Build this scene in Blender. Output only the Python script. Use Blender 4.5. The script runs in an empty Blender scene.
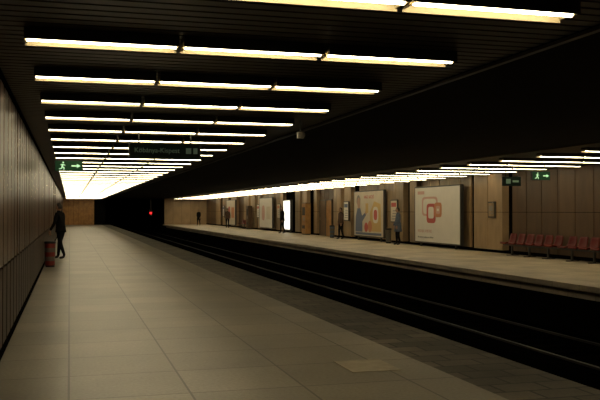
import bpy, bmesh, math, random
from mathutils import Vector, Matrix
random.seed(4)
scene = bpy.context.scene
scene.view_settings.view_transform = 'Standard'
scene.view_settings.look = 'None'
scene.view_settings.exposure = 0.0
COL = scene.collection

# ---------------------------------------------------------------- materials
def mat(name, col, rough=0.6, metal=0.0, emit=0.0, ecol=None, var=0.0, vscale=2.0, bump=0.0, bscale=20.0, spec=0.5, col2=None, stretch=(1,1,1)):
    m = bpy.data.materials.new(name); m.use_nodes = True
    nt = m.node_tree; b = nt.nodes['Principled BSDF']
    b.inputs['Base Color'].default_value = (*col, 1)
    b.inputs['Roughness'].default_value = rough
    b.inputs['Metallic'].default_value = metal
    b.inputs['Specular IOR Level'].default_value = spec
    if emit > 0:
        b.inputs['Emission Color'].default_value = (*(ecol or col), 1)
        b.inputs['Emission Strength'].default_value = emit
    tc = nt.nodes.new('ShaderNodeTexCoord')
    mp = nt.nodes.new('ShaderNodeMapping'); mp.inputs['Scale'].default_value = stretch
    nt.links.new(tc.outputs['Object'], mp.inputs['Vector'])
    if var > 0:
        n = nt.nodes.new('ShaderNodeTexNoise'); n.inputs['Scale'].default_value = vscale
        n.inputs['Detail'].default_value = 5
        nt.links.new(mp.outputs[0], n.inputs['Vector'])
        r = nt.nodes.new('ShaderNodeValToRGB')
        r.color_ramp.elements[0].position = 0.3; r.color_ramp.elements[1].position = 0.7
        c2 = col2 or tuple(min(1, c*(1+var)) for c in col)
        r.color_ramp.elements[0].color = (*[c*(1-var) for c in col], 1)
        r.color_ramp.elements[1].color = (*c2, 1)
        nt.links.new(n.outputs['Fac'], r.inputs[0]); nt.links.new(r.outputs[0], b.inputs['Base Color'])
    if bump > 0:
        n2 = nt.nodes.new('ShaderNodeTexNoise'); n2.inputs['Scale'].default_value = bscale
        nt.links.new(mp.outputs[0], n2.inputs['Vector'])
        bp = nt.nodes.new('ShaderNodeBump'); bp.inputs['Strength'].default_value = bump
        bp.inputs['Distance'].default_value = 0.02
        nt.links.new(n2.outputs['Fac'], bp.inputs['Height']); nt.links.new(bp.outputs[0], b.inputs['Normal'])
    return m

def tile_mat(name, c1, c2, mortar, bw, rh, rough, msize=0.006, offset=0.5, blotch=0.35):
    m = bpy.data.materials.new(name); m.use_nodes = True
    nt = m.node_tree; b = nt.nodes['Principled BSDF']
    tc = nt.nodes.new('ShaderNodeTexCoord')
    mp = nt.nodes.new('ShaderNodeMapping')
    nt.links.new(tc.outputs['Object'], mp.inputs['Vector'])
    br = nt.nodes.new('ShaderNodeTexBrick')
    br.inputs['Color1'].default_value = (*c1, 1); br.inputs['Color2'].default_value = (*c2, 1)
    br.inputs['Mortar'].default_value = (*mortar, 1)
    br.inputs['Scale'].default_value = 1.0; br.inputs['Mortar Size'].default_value = msize
    br.inputs['Brick Width'].default_value = bw; br.inputs['Row Height'].default_value = rh
    br.offset = offset
    nt.links.new(mp.outputs[0], br.inputs['Vector'])
    n = nt.nodes.new('ShaderNodeTexNoise'); n.inputs['Scale'].default_value = 0.8; n.inputs['Detail'].default_value = 5
    n.inputs['Roughness'].default_value = 0.55
    nt.links.new(mp.outputs[0], n.inputs['Vector'])
    r = nt.nodes.new('ShaderNodeMapRange')
    r.inputs['From Min'].default_value = 0.3; r.inputs['From Max'].default_value = 0.7
    r.inputs['To Min'].default_value = 1-blotch; r.inputs['To Max'].default_value = 1+blotch*0.5
    nt.links.new(n.outputs['Fac'], r.inputs['Value'])
    n3 = nt.nodes.new('ShaderNodeTexNoise'); n3.inputs['Scale'].default_value = 30; n3.inputs['Detail'].default_value = 4
    nt.links.new(mp.outputs[0], n3.inputs['Vector'])
    r3 = nt.nodes.new('ShaderNodeMapRange')
    r3.inputs['From Min'].default_value = 0.3; r3.inputs['From Max'].default_value = 0.7
    r3.inputs['To Min'].default_value = 0.82; r3.inputs['To Max'].default_value = 1.18
    nt.links.new(n3.outputs['Fac'], r3.inputs['Value'])
    mu = nt.nodes.new('ShaderNodeMath'); mu.operation = 'MULTIPLY'
    nt.links.new(r.outputs[0], mu.inputs[0]); nt.links.new(r3.outputs[0], mu.inputs[1])
    vm = nt.nodes.new('ShaderNodeVectorMath'); vm.operation = 'SCALE'
    nt.links.new(br.outputs['Color'], vm.inputs[0]); nt.links.new(mu.outputs[0], vm.inputs['Scale'])
    nt.links.new(vm.outputs[0], b.inputs['Base Color'])
    b.inputs['Roughness'].default_value = rough
    return m

def panel_mat(name, col, pitch, rough, metal=0.0, var=0.35, bump=0.0, spec=.5):
    m = bpy.data.materials.new(name); m.use_nodes = True
    nt = m.node_tree; b = nt.nodes['Principled BSDF']
    b.inputs['Roughness'].default_value = rough; b.inputs['Metallic'].default_value = metal
    b.inputs['Specular IOR Level'].default_value = spec
    tc = nt.nodes.new('ShaderNodeTexCoord')
    sp = nt.nodes.new('ShaderNodeSeparateXYZ'); nt.links.new(tc.outputs['Object'], sp.inputs[0])
    d = nt.nodes.new('ShaderNodeMath'); d.operation = 'DIVIDE'; d.inputs[1].default_value = pitch
    nt.links.new(sp.outputs['Y'], d.inputs[0])
    f = nt.nodes.new('ShaderNodeMath'); f.operation = 'FLOOR'; nt.links.new(d.outputs[0], f.inputs[0])
    w = nt.nodes.new('ShaderNodeTexWhiteNoise'); w.noise_dimensions = '1D'; nt.links.new(f.outputs[0], w.inputs['W'])
    n = nt.nodes.new('ShaderNodeTexNoise'); n.inputs['Scale'].default_value = 1.6; n.inputs['Detail'].default_value = 7
    mp = nt.nodes.new('ShaderNodeMapping'); mp.inputs['Scale'].default_value = (1, 2.5, 0.8)
    nt.links.new(tc.outputs['Object'], mp.inputs[0]); nt.links.new(mp.outputs[0], n.inputs['Vector'])
    a = nt.nodes.new('ShaderNodeMath'); a.operation = 'ADD'
    nt.links.new(w.outputs['Value'], a.inputs[0]); nt.links.new(n.outputs['Fac'], a.inputs[1])
    r = nt.nodes.new('ShaderNodeMapRange'); r.inputs['From Min'].default_value = 0.2; r.inputs['From Max'].default_value = 1.8
    r.inputs['To Min'].default_value = 1-var; r.inputs['To Max'].default_value = 1+var
    nt.links.new(a.outputs[0], r.inputs['Value'])
    vm = nt.nodes.new('ShaderNodeVectorMath'); vm.operation = 'SCALE'; vm.inputs[0].default_value = col
    nt.links.new(r.outputs[0], vm.inputs['Scale']); nt.links.new(vm.outputs[0], b.inputs['Base Color'])
    if bump > 0:
        bp = nt.nodes.new('ShaderNodeBump'); bp.inputs['Strength'].default_value = bump; bp.inputs['Distance'].default_value = 0.01
        nt.links.new(n.outputs['Fac'], bp.inputs['Height']); nt.links.new(bp.outputs[0], b.inputs['Normal'])
    return m

M = {}
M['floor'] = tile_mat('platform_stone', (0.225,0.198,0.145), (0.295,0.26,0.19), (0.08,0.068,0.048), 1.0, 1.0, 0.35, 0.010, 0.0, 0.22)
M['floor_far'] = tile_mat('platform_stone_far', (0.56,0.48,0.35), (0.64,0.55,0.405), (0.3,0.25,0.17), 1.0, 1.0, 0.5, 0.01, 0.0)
M['edge'] = tile_mat('edge_stone', (0.09,0.080,0.062), (0.17,0.15,0.115), (0.035,0.03,0.025), 0.45, 0.3, 0.6, 0.014, 0.5, .5)
M['hatch'] = mat('hatch_stone', (0.40,0.35,0.25), 0.5, var=0.15, vscale=8)
M['slat'] = mat('ceiling_slat', (0.034,0.026,0.017), 0.4, 0.3, var=0.2, vscale=1.0)
M['void'] = mat('black_void', (0.004,0.004,0.004), 0.9, spec=0.1)
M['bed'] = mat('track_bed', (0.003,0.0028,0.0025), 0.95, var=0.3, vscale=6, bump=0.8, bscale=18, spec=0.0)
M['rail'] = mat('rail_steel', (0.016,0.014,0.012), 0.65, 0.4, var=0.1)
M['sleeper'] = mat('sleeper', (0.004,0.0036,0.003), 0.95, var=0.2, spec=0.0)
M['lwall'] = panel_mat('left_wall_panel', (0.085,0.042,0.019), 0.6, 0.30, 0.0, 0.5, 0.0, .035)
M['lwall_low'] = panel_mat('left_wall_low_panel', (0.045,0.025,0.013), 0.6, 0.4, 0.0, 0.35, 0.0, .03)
M['lbase'] = mat('wall_backing', (0.006,0.005,0.004), 1.0, spec=0.0)
M['glint_strip'] = mat('wall_glint_strip', (0.30,0.22,0.13), 0.25, 0.9)  # for the strips added to catch lamp glints
M['strip'] = mat('metal_strip', (0.40,0.33,0.22), 0.3, 0.9)
M['rwall'] = panel_mat('travertine_panel', (0.38,0.265,0.15), 0.9, 0.42, 0.0, 0.55, 0.3)
M['rdark'] = panel_mat('brown_panel', (0.12,0.068,0.032), 0.9, 0.45, 0.0, 0.45, 0.2)
M['tan'] = mat('tan_cladding', (0.40,0.20,0.06), 0.5, var=0.25, vscale=3)
M['tube'] = mat('fluorescent_tube', (1,0.93,0.74), 0.5, emit=15.5, ecol=(1,0.87,0.575))
M['refl'] = mat('lamp_reflector', (0.50,0.42,0.26), 0.6)
M['house'] = mat('lamp_housing', (0.03,0.026,0.02), 0.5, 0.2)
M['black'] = mat('black_paint', (0.012,0.012,0.012), 0.5)
M['signg'] = mat('sign_green', (0.004,0.010,0.007), 0.6, spec=.1)
M['signlit'] = mat('sign_text_lit', (0.12,0.20,0.14), 0.5, emit=0.02, ecol=(0.6,0.85,0.7))
M['exitg'] = mat('exit_green', (0.008,0.045,0.02), 0.5, emit=0.01, ecol=(0.1,0.9,0.3), spec=.2)
M['exitw'] = mat('exit_white', (0.6,0.9,0.7), 0.5, emit=0.35, ecol=(0.5,1.0,0.65))
M['frame'] = mat('poster_frame', (0.10,0.095,0.085), 0.4, 0.7)
M['paper'] = mat('poster_paper', (0.80,0.76,0.67), 0.55, emit=0.02, ecol=(1,.94,.8), var=0.03)  # faint glow added to the paper to brighten the posters
M['paper2'] = mat('poster_paper_warm', (0.70,0.63,0.50), 0.55, emit=0.01, ecol=(1,.9,.7), var=0.06)  # same added glow, weaker
M['pink'] = mat('print_pink', (0.60,0.12,0.10), 0.6)
M['orange'] = mat('print_orange', (0.66,0.28,0.14), 0.6)
M['rose'] = mat('print_rose', (0.70,0.44,0.36), 0.6)
M['blue'] = mat('print_blue', (0.15,0.19,0.30), 0.6)
M['yellow'] = mat('print_yellow', (0.70,0.50,0.20), 0.6)
M['grey'] = mat('print_grey', (0.30,0.28,0.25), 0.6)
M['skinp'] = mat('print_skin', (0.55,0.35,0.25), 0.6)
M['light'] = mat('lightbox_face', (0.9,0.9,0.8), 0.5, emit=1.6, ecol=(1,0.97,0.85))
M['seat'] = mat('seat_red', (0.13,0.011,0.006), 0.5, var=0.1, spec=.2)
M['binred'] = mat('bin_red', (0.20,0.018,0.012), 0.5)
M['bingrey'] = mat('bin_grey', (0.14,0.125,0.10), 0.5, 0.3)
M['redlamp'] = mat('signal_red', (1,0.05,0.03), 0.5, emit=3.0, ecol=(1,0.02,0.02))
M['skin'] = mat('skin', (0.42,0.25,0.17), 0.55)
M['eye'] = mat('eye_dark', (0.02,0.015,0.012), 0.3)
M['hair'] = mat('hair_dark', (0.02,0.014,0.01), 0.6)
M['coat_black'] = mat('coat_black', (0.008,0.0075,0.0075), 0.85, var=0.2, vscale=12, spec=.1)
M['trousers'] = mat('trousers_dark', (0.007,0.007,0.009), 0.85, spec=.1)
M['coat_blue'] = mat('coat_blue', (0.10,0.13,0.19), 0.8, var=0.2, vscale=12)
M['coat_brown'] = mat('coat_brown', (0.09,0.05,0.03), 0.8)
M['shoe'] = mat('shoe', (0.01,0.009,0.008), 0.5)

# ---------------------------------------------------------------- mesh builder
class MB:
    def __init__(s): s.v=[]; s.f=[]; s.m=[]; s.mats=[]
    def mi(s, k):
        if k not in s.mats: s.mats.append(k)
        return s.mats.index(k)
    def box(s, x0,x1,y0,y1,z0,z1,k,tilt=(0,0)):
        # tilt: offset of the +x face at the y0 / y1 edges
        i=len(s.v); a,c=tilt
        s.v += [(x0,y0,z0),(x1+a,y0,z0),(x1+c,y1,z0),(x0,y1,z0),(x0,y0,z1),(x1+a,y0,z1),(x1+c,y1,z1),(x0,y1,z1)]
        for q in ((0,3,2,1),(4,5,6,7),(0,1,5,4),(1,2,6,5),(2,3,7,6),(3,0,4,7)):
            s.f.append(tuple(i+a for a in q)); s.m.append(s.mi(k))
    def tube(s, p0, p1, r, k, n=8, r1=None, caps=True):
        p0=Vector(p0); p1=Vector(p1); d=(p1-p0).normalized()
        up=Vector((0,0,1)) if abs(d.z)<.9 else Vector((1,0,0))
        a=d.cross(up).normalized(); b=d.cross(a).normalized(); i=len(s.v)
        if r1 is None: r1=r
        for p,rr in ((p0,r),(p1,r1)):
            for j in range(n):
                t=2*math.pi*j/n; s.v.append(tuple(p+a*math.cos(t)*rr+b*math.sin(t)*rr))
        for j in range(n):
            s.f.append((i+j,i+(j+1)%n,i+n+(j+1)%n,i+n+j)); s.m.append(s.mi(k))
        if caps:
            s.f.append(tuple(i+j for j in reversed(range(n)))); s.m.append(s.mi(k))
            s.f.append(tuple(i+n+j for j in range(n))); s.m.append(s.mi(k))
    def poly(s, pts, k):
        i=len(s.v); s.v += [tuple(p) for p in pts]
        s.f.append(tuple(range(i,i+len(pts)))); s.m.append(s.mi(k))
    def loft(s, rings, k, caps=True):
        i=len(s.v); n=len(rings[0])
        for r in rings: s.v += [tuple(p) for p in r]
        for a in range(len(rings)-1):
            for j in range(n):
                s.f.append((i+a*n+j,i+a*n+(j+1)%n,i+(a+1)*n+(j+1)%n,i+(a+1)*n+j)); s.m.append(s.mi(k))
        if caps:
            s.f.append(tuple(i+j for j in reversed(range(n)))); s.m.append(s.mi(k))
            s.f.append(tuple(i+(len(rings)-1)*n+j for j in range(n))); s.m.append(s.mi(k))
    def add(s, name, parent=None, smooth=False, loc=None, rot=0, bevel=0):
        me=bpy.data.meshes.new(name); me.from_pydata(s.v,[],s.f)
        for k in s.mats: me.materials.append(M[k])
        for p,mi in zip(me.polygons,s.m): p.material_index=mi; p.use_smooth=smooth
        bm=bmesh.new(); bm.from_mesh(me); bmesh.ops.recalc_face_normals(bm,faces=bm.faces); bm.to_mesh(me); bm.free()
        o=bpy.data.objects.new(name,me); COL.objects.link(o)
        if loc: o.location=loc
        o.rotation_euler[2]=rot
        if parent: o.parent=parent
        if bevel:
            b=o.modifiers.new('Bevel','BEVEL'); b.width=bevel; b.segments=2; b.limit_method='ANGLE'
        return o
def empty(name, loc=(0,0,0), rot=0):
    e=bpy.data.objects.new(name,None); COL.objects.link(e); e.location=loc; e.rotation_euler[2]=rot; return e
FACE_CAM=Matrix(((1,0,0),(0,0,-1),(0,1,0))).to_4x4()      # text facing -y
FACE_TRK=Matrix(((0,0,-1),(-1,0,0),(0,1,0))).to_4x4()     # text facing -x
def text(name, body, size, pos, k, face, parent, align='LEFT', extrude=0.002):
    cu=bpy.data.curves.new(name,'FONT'); cu.body=body; cu.size=size; cu.extrude=extrude; cu.align_x=align
    o=bpy.data.objects.new(name,cu); COL.objects.link(o)
    dg=bpy.context.evaluated_depsgraph_get(); me=bpy.data.meshes.new_from_object(o.evaluated_get(dg))
    bpy.data.objects.remove(o)
    me.transform(Matrix.Translation(pos)@face); me.materials.clear(); me.materials.append(M[k])
    n=bpy.data.objects.new(name,me); COL.objects.link(n); n.parent=parent; return n

# ---------------------------------------------------------------- dimensions
WL=-0.68; XS=3.48; XE=4.42; XO=10.3; WR=15.4
Y0=-8.0; Y1=95.0; ZC=3.0; TB=-1.15
# floors
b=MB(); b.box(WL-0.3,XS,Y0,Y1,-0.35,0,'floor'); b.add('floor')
b=MB(); b.box(XS,XE,Y0,Y1,-0.35,0,'edge'); b.box(XS+0.1,XE-0.12,Y0,Y1,TB,-0.35,'lbase'); b.add('floor_platform_edge')
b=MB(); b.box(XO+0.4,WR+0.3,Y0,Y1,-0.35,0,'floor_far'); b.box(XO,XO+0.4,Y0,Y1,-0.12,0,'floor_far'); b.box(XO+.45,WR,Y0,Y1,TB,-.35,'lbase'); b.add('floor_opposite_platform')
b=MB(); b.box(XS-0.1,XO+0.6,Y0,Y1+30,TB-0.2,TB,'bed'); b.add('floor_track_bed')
b=MB(); b.box(2.62,3.12,7.45,8.05,-0.01,0.004,'hatch'); b.add('floor_hatch')

# tracks
def track(xc):
    b=MB()
    y=Y0
    while y<Y1+28:
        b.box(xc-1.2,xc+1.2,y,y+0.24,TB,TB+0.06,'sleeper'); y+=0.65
    for sx in (-0.7175,0.7175):
        x=xc+sx
        b.box(x-.065,x+.065,Y0,Y1+28,TB+.06,TB+.08,'sleeper')
        b.box(x-.01,x+.01,Y0,Y1+28,TB+.08,TB+.19,'sleeper')
        b.box(x-.035,x+.035,Y0,Y1+28,TB+.19,TB+.23,'rail')
    s=1 if xc<7 else -1
    b.box(xc+s*1.32-.05,xc+s*1.32+.05,Y0,Y1+28,TB+.18,TB+.32,'sleeper')
    y=Y0
    while y<Y1+28:
        b.box(xc+s*1.32-.03,xc+s*1.32+.03,y,y+.1,TB,TB+.18,'sleeper'); y+=3.9
    b.add('railway_track')
track(5.95); track(8.78)

# ceiling
def slat_ceiling(name,x0,x1):
    b=MB(); y=Y0
    while y<Y1:
        b.box(x0,x1,y,y+0.13,ZC,ZC+0.025,'slat'); y+=0.17
    b.box(x0,x1,Y0,Y1,ZC+0.09,ZC+0.14,'void')
    b.add(name)
slat_ceiling('ceiling',WL,3.95)
slat_ceiling('ceiling_opposite',10.75,WR)
b=MB(); b.box(3.95,10.75,Y0,Y1+30,ZC+.0,ZC+0.14,'void')
for x in (3.98,10.66): b.box(x,x+.06,Y0,Y1,ZC-.03,ZC+.02,'slat')
b.add('ceiling_track_soffit')

# lamps
def lamps(name,x0,kmin,cols=3):
    b=MB(); k=kmin
    while 5.0+1.87*k<Y1-1:
        y=5.0+1.87*k; k+=1
        for c in range(cols):
            xa=x0+1.26*c+0.02; xb=xa+1.22
            zb=ZC-.092; zt=ZC-.045      # trough mouth / top
            b.box(xa,xb,y-.095,y+.155,zt+.004,ZC,'house')
            b.box(xa,xb,y-.092,y+.152,zt,zt+.004,'refl')
            b.box(xa,xb,y-.095,y-.091,zb,zt+.004,'house')
            b.box(xa,xb,y-.091,y-.089,zb,zt,'refl')
            b.box(xa,xb,y+.149,y+.155,zb-.008,zt,'refl')
            for xx in (xa,xb-.015): b.box(xx,xx+.015,y-.089,y+.149,zb+.01,zt,'refl')
            b.tube((xa+.015,y-.01,zb+.016),(xb-.015,y-.01,zb+.016),.020,'tube',8,caps=False)
    return b.add(name)
lamps('fluorescent_ceiling_lights',-0.37,-1)
lamps('fluorescent_ceiling_lights.001',11.29,-2)

# left wall: glossy panels, each very slightly out of true, gap shade made as flush dark strips, plus added glint strips
b=MB(); b.box(WL-.3,WL-.05,Y0,Y1,0,ZC+.14,'lbase')
y=Y0
while y<Y1:
    t=random.uniform(-.004,.004)
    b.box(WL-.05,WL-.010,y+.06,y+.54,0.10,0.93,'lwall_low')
    b.box(WL-.05,WL-.004,y+.07,y+.53,0.96,2.90,'lwall',(t,-t))
    b.box(WL-.05,WL-.009,y-.065,y+.065,0.96,2.90,'lbase')  # dark fill flush with the panels, standing in for shade in the gaps
    b.box(WL-.05,WL-.014,y-.055,y+.055,0.10,.93,'lbase')
    y+=.6
b.add('wall_left')
b=MB(); y=Y0+.6
while y<Y1:
    b.box(WL-.02,WL-.005,y-.012,y+.012,0.96,2.90,'glint_strip'); y+=.6  # metal strips added to draw thin bright glints down the wall
b.add('glint_strips_wall_left')
b=MB(); b.box(WL-.05,WL-.002,Y0,Y1,0,.10,'lbase'); b.add('baseboard_left')

# right wall : segments along y
b=MB(); pb=MB(); b.box(WR+.02,WR+.3,Y0,Y1,-.0,ZC+.14,'lbase')
segs=[(Y0,26.4,'rdark',0),(26.4,26.7,'gap',0),(26.7,28.9,'rwall',.22),(28.9,29.5,'gap',0),(29.5,34.4,'rwall',0),(34.4,35.2,'rwall',.2),(35.2,35.9,'gap',0),
(35.9,37.9,'rwall',.22),(37.9,42.6,'rwall',0),(42.6,43.4,'gap',0),(43.4,44.6,'rwall',.2),(44.6,45.2,'gap',0),(45.2,46.6,'rwall',.2),(46.6,47.2,'gap',0),(47.2,50.0,'rdark',0),(50.0,50.7,'rwall',.2),(50.7,52.3,'gap',0),
(52.3,53.4,'rwall',.2),(53.4,54,'gap',0),(54,55.2,'rwall',.2),(55.2,58.6,'gap',0),(58.6,60.6,'rwall',.2),(60.6,66,'rwall',0),(66,67,'rwall',.22),(67,68.3,'gap',0),(68.3,70,'rwall',.15),(70,70.8,'gap',0),(70.8,73,'rwall',.15),(73,76,'rdark',0),(76,79,'rwall',.2),(79,81,'gap',0),(81,84,'rwall',.1),(84,85.5,'gap',0),(85.5,88,'rwall',.1),(88,Y1,'rdark',0)]
for (a,c,k,pr) in segs:
    if k=='gap': continue
    n=max(1,round((c-a)/.95)); w=(c-a)/n
    for i in range(n):
        for (z0,z1) in ((.12,1.5),(1.515,2.96)):
            (pb if pr else b).box(WR-.03-pr,WR+.02,a+i*w+.02,a+(i+1)*w-.02,z0,z1,k)
b.add('wall_right'); pb.add('wall_right_pilasters')
b=MB(); b.box(WR-.035,WR+.02,Y0,Y1,0,.12,'lbase'); b.add('baseboard_right')
# ends
b=MB()
for i in range(6): b.box(WL+i*.56,WL+i*.56+.545,Y1-.05,Y1,0,ZC,'tan')
b.box(WL-.3,2.7,Y1,Y1+.3,-.35,ZC+.14,'lbase'); b.box(2.7,3.9,Y1,Y1+.3,-.35,ZC+.14,'void')
b.add('wall_end')
b=MB()
for i in range(5): b.box(XO+.2+i,XO+.2+i+.98,Y1-.05,Y1,0,ZC,'rwall')
b.box(XO+.2,WR+.3,Y1,Y1+.3,-.35,ZC+.14,'lbase'); b.add('wall_end_opposite')
b=MB(); b.box(3.6,3.9,Y1+.3,Y1+30,TB,ZC,'void'); b.box(XO+.2,XO+.5,Y1+.3,Y1+30,TB,ZC,'void'); b.box(3.6,XO+.5,Y1+30,Y1+30.3,TB,ZC+.14,'void'); b.add('wall_tunnel')
b=MB(); b.box(WL-.3,WR+.3,Y0-.3,Y0,TB,ZC+.14,'lbase'); b.add('wall_back')

# ---------------------------------------------------------------- signs
e=empty('hanging_direction_sign',(1.6,14.4,2.60))
b=MB(); b.box(-.6,.6,-.05,.05,-.13,.13,'signg'); b.box(-.62,-.6,-.055,.055,-.14,.14,'black'); b.box(.6,.62,-.055,.055,-.14,.14,'black')
for x in (-.45,.45): b.tube((x,0,.13),(x,0,.40),.012,'black')
b.add('panel',e)
text('lettering','Köbánya-Kispest',.115,(-.53,-.052,-.035),'signlit',FACE_CAM,e)
b=MB(); b.box(.36,.45,-.056,-.05,-.05,.05,'signlit'); b.box(.49,.56,-.056,-.05,-.05,.05,'signlit'); b.add('pictograms',e)

def running_man(b,cx,cz,s,yf):
    def seg(x0,z0,x1,z1,w):
        d=Vector((x1-x0,0,z1-z0)).normalized(); n=Vector((-d.z,0,d.x))*w*s
        p0=Vector((cx+x0*s,yf,cz+z0*s)); p1=Vector((cx+x1*s,yf,cz+z1*s))
        b.poly([p0-n,p1-n,p1+n,p0+n],'exitw')
    seg(0,.2,-.08,-.12,.1); seg(-.08,-.12,.16,-.25,.06); seg(.16,-.25,.1,-.5,.05); seg(-.08,-.12,-.18,-.35,.06); seg(-.18,-.35,-.45,-.38,.05)
    seg(0,.2,.28,.06,.045); seg(0,.2,-.28,.12,.045)
    b.poly([(cx+.04*s+.1*s*math.cos(t*math.pi/5),yf,cz+.4*s+.1*s*math.sin(t*math.pi/5)) for t in range(10)],'exitw')
def exit_sign(loc,w,h):
    e=empty('emergency_exit_sign',loc)
    b=MB(); b.box(-w/2,w/2,-.04,.04,-h/2,h/2,'exitg'); b.box(-w/2-.015,w/2+.015,-.035,.045,-h/2-.015,h/2+.015,'black')
    for x in (-w*.35,w*.35): b.tube((x,0,h/2),(x,0,3.0-loc[2]),.01,'black')
    b.add('housing',e)
    b=MB(); running_man(b,-w*.22,0,h*.85,-.043)
    b.box(w*.1,w*.36,-.044,-.042,-h*.07,h*.07,'exitw')
    b.poly([(w*.30,-.044,-h*.22),(w*.44,-.044,0),(w*.30,-.044,h*.22)],'exitw')
    b.add('pictogram',e)
exit_sign((-.02,20.4,2.63),.62,.23)
exit_sign((12.9,20.6,2.55),.55,.22)
e=empty('station_sign',(12.9,22.2,2.45)); b=MB(); b.box(-.3,.3,-.04,.04,-.14,.14,'signg')
for x in (-.2,.2): b.tube((x,0,.14),(x,0,.55),.012,'black')
b.add('panel',e); b=MB(); b.box(-.2,-.05,-.043,-.04,-.07,.07,'signlit'); b.box(.02,.22,-.043,-.04,-.03,.03,'signlit'); b.add('lettering',e)
# loudspeaker
e=empty('hanging_loudspeaker',(3.55,12.6,2.76)); b=MB()
b.tube((0,0,.05),(0,0,.24),.012,'black'); b.box(-.05,.05,-.05,.05,-.05,.05,'grey'); b.tube((0,-.05,0),(0,-.11,0),.03,'grey',12,.05); b.add('body',e)

# ---------------------------------------------------------------- billboards
def disc(b,cy,cz,ry,rz,x,k,n=24,sq=2.0):
    pts=[]
    for i in range(n):
        t=2*math.pi*i/n; c=math.cos(t); s_=math.sin(t)
        pts.append((x,cy+ry*math.copysign(abs(c)**(2/sq),c),cz+rz*math.copysign(abs(s_)**(2/sq),s_)))
    b.poly(pts,k)
def billboard(yc,w,z0,z1,paper):
    e=empty('billboard',(15.0,yc,0)); b=MB()
    b.box(-.0,.12,-w/2,w/2,z0,z1,'frame'); b.box(-.015,-.0,-w/2+.04,w/2-.04,z0+.04,z1-.04,paper)
    for s in (-1,1):
        b.box(-.02,0,s*w/2-(.05 if s>0 else 0),s*w/2+(.05 if s<0 else 0),z0,z1,'frame')
        b.box(.03,.1,s*w*.38-.04,s*w*.38+.04,0,z0,'frame')
    b.box(-.02,0,-w/2,w/2,z0,z0+.05,'frame'); b.box(-.02,0,-w/2,w/2,z1-.05,z1,'frame')
    b.add('board',e); return e
e=billboard(31.95,4.5,.16,2.62,'paper'); b=MB()
X=-.018
disc(b,.65,1.75,.80,.42,X,'rose',32,6); disc(b,.65,1.75,.66,.33,X-.003,'paper',32,6)
disc(b,.5,1.45,.46,.42,X-.005,'pink',32,5); disc(b,.5,1.48,.28,.25,X-.008,'paper',32,5)
disc(b,-.2,1.6,.36,.31,X-.010,'orange',32,5); disc(b,-.2,1.6,.20,.17,X-.012,'rose',32,5)
b.box(X-.014,X-.011,-.30,-.10,1.55,1.65,'paper'); 
b.box(X-.004,X,1.2,1.9,2.28,2.42,'rose')
b.add('artwork',e)
text('headline','MEGÚJUL A METRÓ',.17,(-.022,1.9,.62),'rose',FACE_TRK,e)
text('small_print','információk a honlapon és telefonon',.11,(-.022,1.9,.38),'grey',FACE_TRK,e)
e=billboard(40.2,4.4,.2,2.62,'paper2'); b=MB()
# large printed woman in blue on the left half holding a yellow pack; products at right
b.poly([(X,1.95,.45),(X,1.9,1.25),(X,1.6,1.72),(X,1.2,1.72),(X,.9,1.3),(X,.35,1.5),(X,.28,1.35),(X,.85,1.0),(X,.85,.45)],'blue')
disc(b,1.40,1.98,.24,.30,X-.006,'skinp'); disc(b,1.46,2.12,.30,.28,X-.003,'grey'); disc(b,.30,1.46,.14,.10,X-.006,'skinp')
b.box(X-.009,X-.006,-.05,.35,1.45,1.95,'yellow')
b.poly([(X-.002,-.3,.5),(X-.002,-.3,1.5),(X-.002,-.9,2.05),(X-.002,-1.8,1.9),(X-.002,-1.9,.5)],'yellow')
disc(b,-1.1,1.35,.40,.42,X-.005,'paper',28,3); disc(b,-1.1,1.35,.24,.26,X-.008,'pink',28,3); disc(b,-.3,.75,.30,.30,X-.009,'orange'); disc(b,.25,.7,.28,.25,X-.012,'pink')
b.box(X-.003,X,-1.9,1.9,.30,.42,'blue')
b.add('artwork',e)
text('headline','NAGY AKCIÓ',.24,(-.022,.6,2.2),'pink',FACE_TRK,e)
e=billboard(63.4,4.4,.2,2.62,'paper'); b=MB(); disc(b,.8,1.4,.5,.6,X,'rose',24,3); b.box(X-.003,X,-1.7,-.3,.9,1.9,'paper2'); b.add('artwork',e)
e=billboard(78.0,4.4,.2,2.62,'paper2'); b=MB(); disc(b,.8,1.4,.5,.6,X,'pink',24,3); b.box(X-.003,X,-1.7,-.3,.9,1.9,'orange'); b.add('artwork',e)
# framed notice boards on the pilasters
def notice(y,k,k2,z0=1.0,z1=2.1,w=.85):
    e=empty('notice_board',(15.08,y,0)); b=MB()
    b.box(0,.05,-w/2,w/2,z0,z1,'frame'); b.box(-.008,0,-w/2+.05,w/2-.05,z0+.05,z1-.05,k)
    b.box(-.011,-.008,-w/2+.12,w/2-.12,z1-.35,z1-.15,k2)
    for i in range(4): b.box(-.011,-.008,-w/2+.12,w/2-.2-.04*i,z0+.15+.13*i,z0+.19+.13*i,'grey')
    b.add('board',e)
notice(36.9,'paper2','pink'); notice(44.0,'paper','blue'); notice(27.4,'rwall','grey',1.3,1.9,.5); notice(59.6,'paper2','orange'); notice(66.5,'paper','pink'); notice(82.4,'paper','blue')
# lightbox (illuminated vitrine)
e=empty('illuminated_display_case',(14.95,56.7,0)); b=MB()
b.box(0,.2,-.95,.95,.15,2.35,'frame'); b.box(-.01,0,-.88,.88,.25,2.28,'light')
for s in (-1,1): b.box(.05,.15,s*.7-.05,s*.7+.05,0,.15,'frame')
b.add('case',e)
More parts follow.
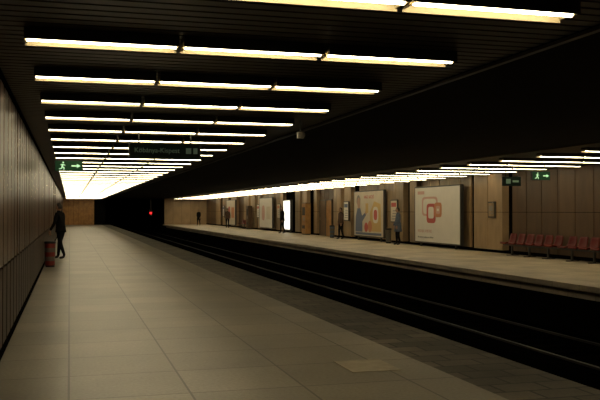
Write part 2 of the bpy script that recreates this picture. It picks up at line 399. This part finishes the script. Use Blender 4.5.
# doors
for i,(a,c) in enumerate(((47.4,48.5),(48.6,49.8))):
    e=empty('door_%d'%(i+1)); b=MB(); X0=WR-.035
    b.box(X0-.05,X0,a,c,0.0,2.2,'tan' if i==0 else 'rdark'); b.box(X0-.07,X0,a-.05,a,0,2.26,'frame'); b.box(X0-.07,X0,c,c+.05,0,2.26,'frame'); b.box(X0-.07,X0,a-.05,c+.05,2.2,2.26,'frame')
    b.tube((X0-.09,c-.15,1.0),(X0-.09,c-.15,1.15),.015,'strip'); b.box(X0-.09,X0-.05,c-.16,c-.14,1.0,1.02,'strip'); b.add('leaf',e)
# ticket machines
def machine(y,k,x=14.72,w=.9,h=1.95):
    e=empty('ticket_machine',(x,y,0)); b=MB()
    b.box(0,.35,-w/2,w/2,.08,h,k); b.box(.03,.32,-w/2+.04,w/2-.04,0,.08,'black')
    b.box(-.012,0,-w*.35,w*.35,h*.62,h*.88,'black'); b.box(-.02,0,-w*.3,w*.05,h*.45,h*.56,'grey'); b.box(-.03,0,-w*.3,w*.3,h*.2,h*.3,'black')
    b.box(-.015,.36,-w/2-.01,w/2+.01,h,h+.04,'frame'); b.add('cabinet',e,bevel=.008)
machine(69.2,'rdark'); machine(51.5,'tan',h=2.05)

# ---------------------------------------------------------------- benches
def bench(yc,n,x=14.9):
    e=empty('seat_bench',(x,yc,0)); pitch=.56; L=n*pitch
    prof=[(.28,.76),(.26,.68),(.235,.56),(.20,.47),(.14,.425),(0,.42),(-.12,.435),(-.17,.44),(-.195,.42)]
    b=MB()
    for i in range(n):
        c=-L/2+pitch*(i+.5)
        rows=[]
        for j,(x_,z) in enumerate(prof):
            hw=.225*(0.80 if j==0 else 0.95 if j==1 else 1.0 if j<8 else .92)
            t=.022; row=[]
            for q in range(7):
                u=-1+q/3; dz=.03*u*u if 3<j<8 else 0; dx=-.035*u*u if j<=3 else 0
                row.append((x_+dx,c+u*hw,z+dz))
            rows.append(row)
        rings=[]
        for j,row in enumerate(rows):
            nx,nz=(t,0) if j<4 else (0,-t)
            if j==3: nx,nz=t*.7,-t*.7
            rings.append(row+[(p[0]+nx,p[1],p[2]+nz) for p in reversed(row)])
        b.loft(rings,'seat')
    b.add('seats',e,smooth=True)
    b=MB(); b.box(-.03,.05,-L/2,L/2,.33,.39,'frame')
    for i in range(n):
        c=-L/2+pitch*(i+.5); b.box(-.12,.2,c-.02,c+.02,.385,.41,'frame')
    k=max(2,n//2)
    for i in range(k):
        c=-L/2+L*(i+.5)/k; b.box(-.02,.04,c-.03,c+.03,.02,.34,'frame'); b.box(-.2,.25,c-.03,c+.03,0,.025,'frame')
    b.add('frame',e)
bench(24.5,6); bench(20.95,6); bench(17.4,6); bench(71.7,5,14.85)

# ---------------------------------------------------------------- litter bins
def bin_(loc,k1='binred'):
    e=empty('litter_bin',loc); b=MB(); n=20
    def ring(r,z): return [(r*math.cos(2*math.pi*i/n),r*math.sin(2*math.pi*i/n),z) for i in range(n)]
    b.loft([ring(.12,0),ring(.13,.05)],'black')
    zs=[.05,.17,.29,.41,.53,.65]
    for i in range(5): b.loft([ring(.132+.003*i,zs[i]),ring(.135+.003*i,zs[i+1])],k1 if i%2==0 else 'bingrey')
    b.loft([ring(.155,.65),ring(.155,.70),ring(.11,.72)],'black')
    b.add('body',e,smooth=False)
bin_((-.515,23.8,0))
bin_((14.7,45.4,0),'coat_blue'); bin_((14.8,36.9,0),'bingrey')

# signal hung from the tunnel soffit
e=empty('railway_signal',(8.62,91.5,0)) 
b=MB(); b.tube((0,0,1.75),(0,0,3.0),.05,'black'); b.box(-.15,.15,-.08,.08,1.05,1.75,'black'); b.box(-.13,.13,-.2,-.08,1.48,1.5,'black'); b.add('post',e)
b=MB(); b.tube((0,-.08,1.33),(0,-.13,1.33),.12,'redlamp',14); b.add('lens',e)

# ---------------------------------------------------------------- people
def skin_mesh(name, verts, edges, radii, roots, levels=1):
    me=bpy.data.meshes.new(name); me.from_pydata(verts,edges,[])
    o=bpy.data.objects.new(name,me); COL.objects.link(o)
    mod=o.modifiers.new('Skin','SKIN'); mod.use_smooth_shade=True
    sv=me.skin_vertices[0].data
    for i,r in enumerate(radii):
        sv[i].radius = r if isinstance(r,tuple) else (r,r); sv[i].use_root = i in roots
    s=o.modifiers.new('Sub','SUBSURF'); s.levels=levels; s.render_levels=levels
    dg=bpy.context.evaluated_depsgraph_get(); dg.update()
    m2=bpy.data.meshes.new_from_object(o.evaluated_get(dg)); bpy.data.objects.remove(o)
    m2.name=name; return m2

def person(name, loc, rot, coat, legs='trousers', stride=.0, arm=(.1,-.1), H=1.75, long_coat=False, lean=0.0):
    e=empty(name,loc,rot); e.scale=(H/1.75,)*3
    V=[];E=[];R=[]
    def av(p,r,par=None):
        V.append(p); R.append(r)
        if par is not None: E.append((par,len(V)-1))
        return len(V)-1
    L=lean
    pel=av((0,0,.96),(.165,.125)); sp=av((0,L*.2,1.14),(.155,.115),pel); ch=av((0,L*.6,1.33),(.175,.125),sp)
    nb=av((0,L*.9-.01,1.46),(.10,.085),ch); nk=av((0,L+.005,1.55),(.055,.055),nb)
    hands=[]
    for s,a in ((-1,arm[0]),(1,arm[1])):
        sh=av((s*.175,L*.8,1.425),.075,ch); el=av((s*.235,L*.8+a*.6-.01,1.14),.055,sh); wr=av((s*.235,L*.8+a*1.7+.03,.90),.036,el)
        hands.append((s,V[wr]))
    for s in (-1,1):
        st=stride*s
        hp=av((s*.095,0,.86),(.105,.105),pel); kn=av((s*.10,st*.5+.03,.49),.068,hp)
        an=av((s*.10,st-(.04 if st<0 else 0),.10 if st>=0 else .13),.045,kn)
        hl=av((s*.10,V[an][1]+.03,.055),(.045,.045),an); av((s*.115,V[an][1]+.17,.035),(.042,.032),hl)
    me=skin_mesh(name+'_body',V,E,R,[pel],2)
    me.materials.clear()
    for k in (coat,legs,'shoe','skin'): me.materials.append(M[k])
    zh=.62 if long_coat else .84
    for p in me.polygons:
        c=p.center; p.use_smooth=True
        if c.z>1.515 and abs(c.x)<.08: p.material_index=3
        elif c.z>zh or abs(c.x)>.20: p.material_index=0
        elif c.z>.10: p.material_index=1
        else: p.material_index=2
    zmin=min(v.co.z for v in me.vertices)
    o=bpy.data.objects.new('body',me); COL.objects.link(o); o.parent=e; o.location.z=-zmin
    b=MB(); n=20; rings=[]
    for z,rx,ry in ((1.05,.175,.135),(.92,.19,.15),(zh,.20+(.03 if long_coat else 0),.16+(.03 if long_coat else 0)),(zh,.185,.145),(.98,.15,.11)):
        rings.append([(rx*math.cos(2*math.pi*i/n),ry*math.sin(2*math.pi*i/n),z) for i in range(n)])
    b.loft(rings,coat,caps=False); b.add('coat_hem',e,smooth=True)
    b=MB(); n=16
    b.loft([[(r*math.cos(2*math.pi*i/n),L+r*.95*math.sin(2*math.pi*i/n),z) for i in range(n)] for r,z in ((.085,1.47),(.075,1.53),(.066,1.53),(.06,1.48))],coat,caps=False)
    b.add('collar',e,smooth=True)
    for s,w in hands:
        hv=[];he=[];hr=[];roots=[]
        def ch_(pts,rs):
            i0=len(hv); roots.append(i0)
            for j,(p,r) in enumerate(zip(pts,rs)):
                hv.append(tuple(Vector(w)+Vector((p[0]*s,p[1],p[2])))); hr.append(r)
                if j: he.append((i0+j-1,i0+j))
        ch_([(0,0,.02),(0,.0,-.03),(-.002,.004,-.085)],[(.026,.024),(.02,.032),(.016,.036)])
        for q,(dy,ln) in enumerate(((.030,.070),(.010,.078),(-.010,.073),(-.029,.058))):
            ch_([(0,dy*.9,-.075),(-.004,dy,-.085-ln*.45),(-.016,dy+.004,-.085-ln*.8),(-.03,dy+.006,-.085-ln)],[.009,.0088,.008,.007])
        ch_([(0,.022,-.03),(-.01,.045,-.05),(-.018,.055,-.078),(-.022,.056,-.10)],[.011,.0105,.0095,.008])
        hm=skin_mesh('hand',hv,he,hr,roots,1); hm.materials.clear(); hm.materials.append(M['skin'])
        for p in hm.polygons: p.material_index=0; p.use_smooth=True
        ho=bpy.data.objects.new('hand_left' if s<0 else 'hand_right',hm); COL.objects.link(ho); ho.parent=e; ho.location.z=-zmin
    bm=bmesh.new(); bmesh.ops.create_uvsphere(bm,u_segments=32,v_segments=24,radius=1)
    for v in bm.verts:
        x,y,z=v.co
        jaw=1-.28*max(0,-z)**1.3
        nx=x*.076*jaw; ny=y*.095*(1-.10*max(0,-z)) + (.012 if (z<0 and y>0) else 0)*min(1,-z*2)*y; nz=z*.118
        if y>0:
            ny += .024*math.exp(-((x/.16)**2))*math.exp(-(((z+.16)/.17)**2))
            ny -= .010*math.exp(-(((abs(x)-.38)/.16)**2))*math.exp(-(((z-.05)/.12)**2))
            ny += .006*math.exp(-((x/.3)**2))*math.exp(-(((z+.50)/.07)**2))
            ny += .007*math.exp(-((x/.3)**2))*math.exp(-(((z+.85)/.12)**2))
        v.co=(nx,ny,nz)
    hm=bpy.data.meshes.new('head'); bm.to_mesh(hm); bm.free(); hm.materials.append(M['skin'])
    for p in hm.polygons: p.use_smooth=True
    hc=(0,L+.025,1.645)
    ho=bpy.data.objects.new('head',hm); COL.objects.link(ho); ho.parent=e; ho.location=hc
    bm=bmesh.new(); bmesh.ops.create_uvsphere(bm,u_segments=32,v_segments=24,radius=1)
    dele=[v for v in bm.verts if (v.co.y>.30 and v.co.z<.52) or v.co.z<-.5 or (v.co.y>-.1 and v.co.z<-.1)]
    bmesh.ops.delete(bm,geom=dele,context='VERTS')
    for v in bm.verts: v.co=Vector((v.co.x*.084,v.co.y*.104-.004,v.co.z*.127+.002))
    hm=bpy.data.meshes.new('hair'); bm.to_mesh(hm); bm.free(); hm.materials.append(M['hair'])
    for p in hm.polygons: p.use_smooth=True
    ho=bpy.data.objects.new('hair',hm); COL.objects.link(ho); ho.parent=e; ho.location=hc
    sm=ho.modifiers.new('Solid','SOLIDIFY'); sm.thickness=.008
    b=MB(); n=10
    for s in (-1,1):
        x=s*.076
        b.loft([[(x+s*.004*q,hc[1]-.005+r*math.cos(2*math.pi*i/n)*.6,hc[2]-.01+r*math.sin(2*math.pi*i/n)) for i in range(n)] for q,r in ((0,.026),(2,.032),(3.5,.028))],'skin')
        ex=s*.029
        b.loft([[(ex+r*math.cos(2*math.pi*i/n),hc[1]+yy,hc[2]+.006+r*.6*math.sin(2*math.pi*i/n)) for i in range(n)] for yy,r in ((.070,.014),(.083,.012),(.086,.006))],'eye')
        b.box(ex-.017,ex+.017,hc[1]+.084,hc[1]+.092,hc[2]+.024,hc[2]+.029,'hair')
    b.box(-.024,.024,hc[1]+.086,hc[1]+.096,hc[2]-.062,hc[2]-.057,'binred')
    b.add('face_parts',e,smooth=True)
    return e
person('standing_man',(-.27,27.8,0),math.radians(62),'coat_black',stride=.14,arm=(.10,.02),H=1.79,lean=.05)
person('standing_woman',(14.55,35.1,0),math.radians(80),'coat_blue',stride=.03,arm=(.05,.08),H=1.70,long_coat=True)
person('standing_man',(14.3,55.4,0),math.radians(100),'coat_black',stride=.08,arm=(.05,.02),H=1.8)
person('standing_man',(14.5,43.2,0),math.radians(100),'coat_brown',stride=.06,arm=(.05,.02),H=1.72)
person('standing_man',(14.0,74.5,0),math.radians(170),'coat_brown',stride=.15,arm=(.1,-.1),H=1.76)
person('standing_woman',(13.4,88.0,0),math.radians(150),'coat_black',stride=.12,arm=(.1,-.1),H=1.68,long_coat=True)

# ---------------------------------------------------------------- world + camera
w=bpy.data.worlds.new('World'); scene.world=w; w.use_nodes=True
w.node_tree.nodes['Background'].inputs[0].default_value=(0.002,0.002,0.002,1)
w.node_tree.nodes['Background'].inputs[1].default_value=1
cam=bpy.data.cameras.new('camera'); co=bpy.data.objects.new('camera',cam); COL.objects.link(co)
cam.sensor_width=36; cam.lens=820/600*36
co.location=(0,0,1.55)
co.rotation_euler=(math.radians(90+.77),0,math.radians(-15.7))
cam.clip_end=300
scene.camera=co
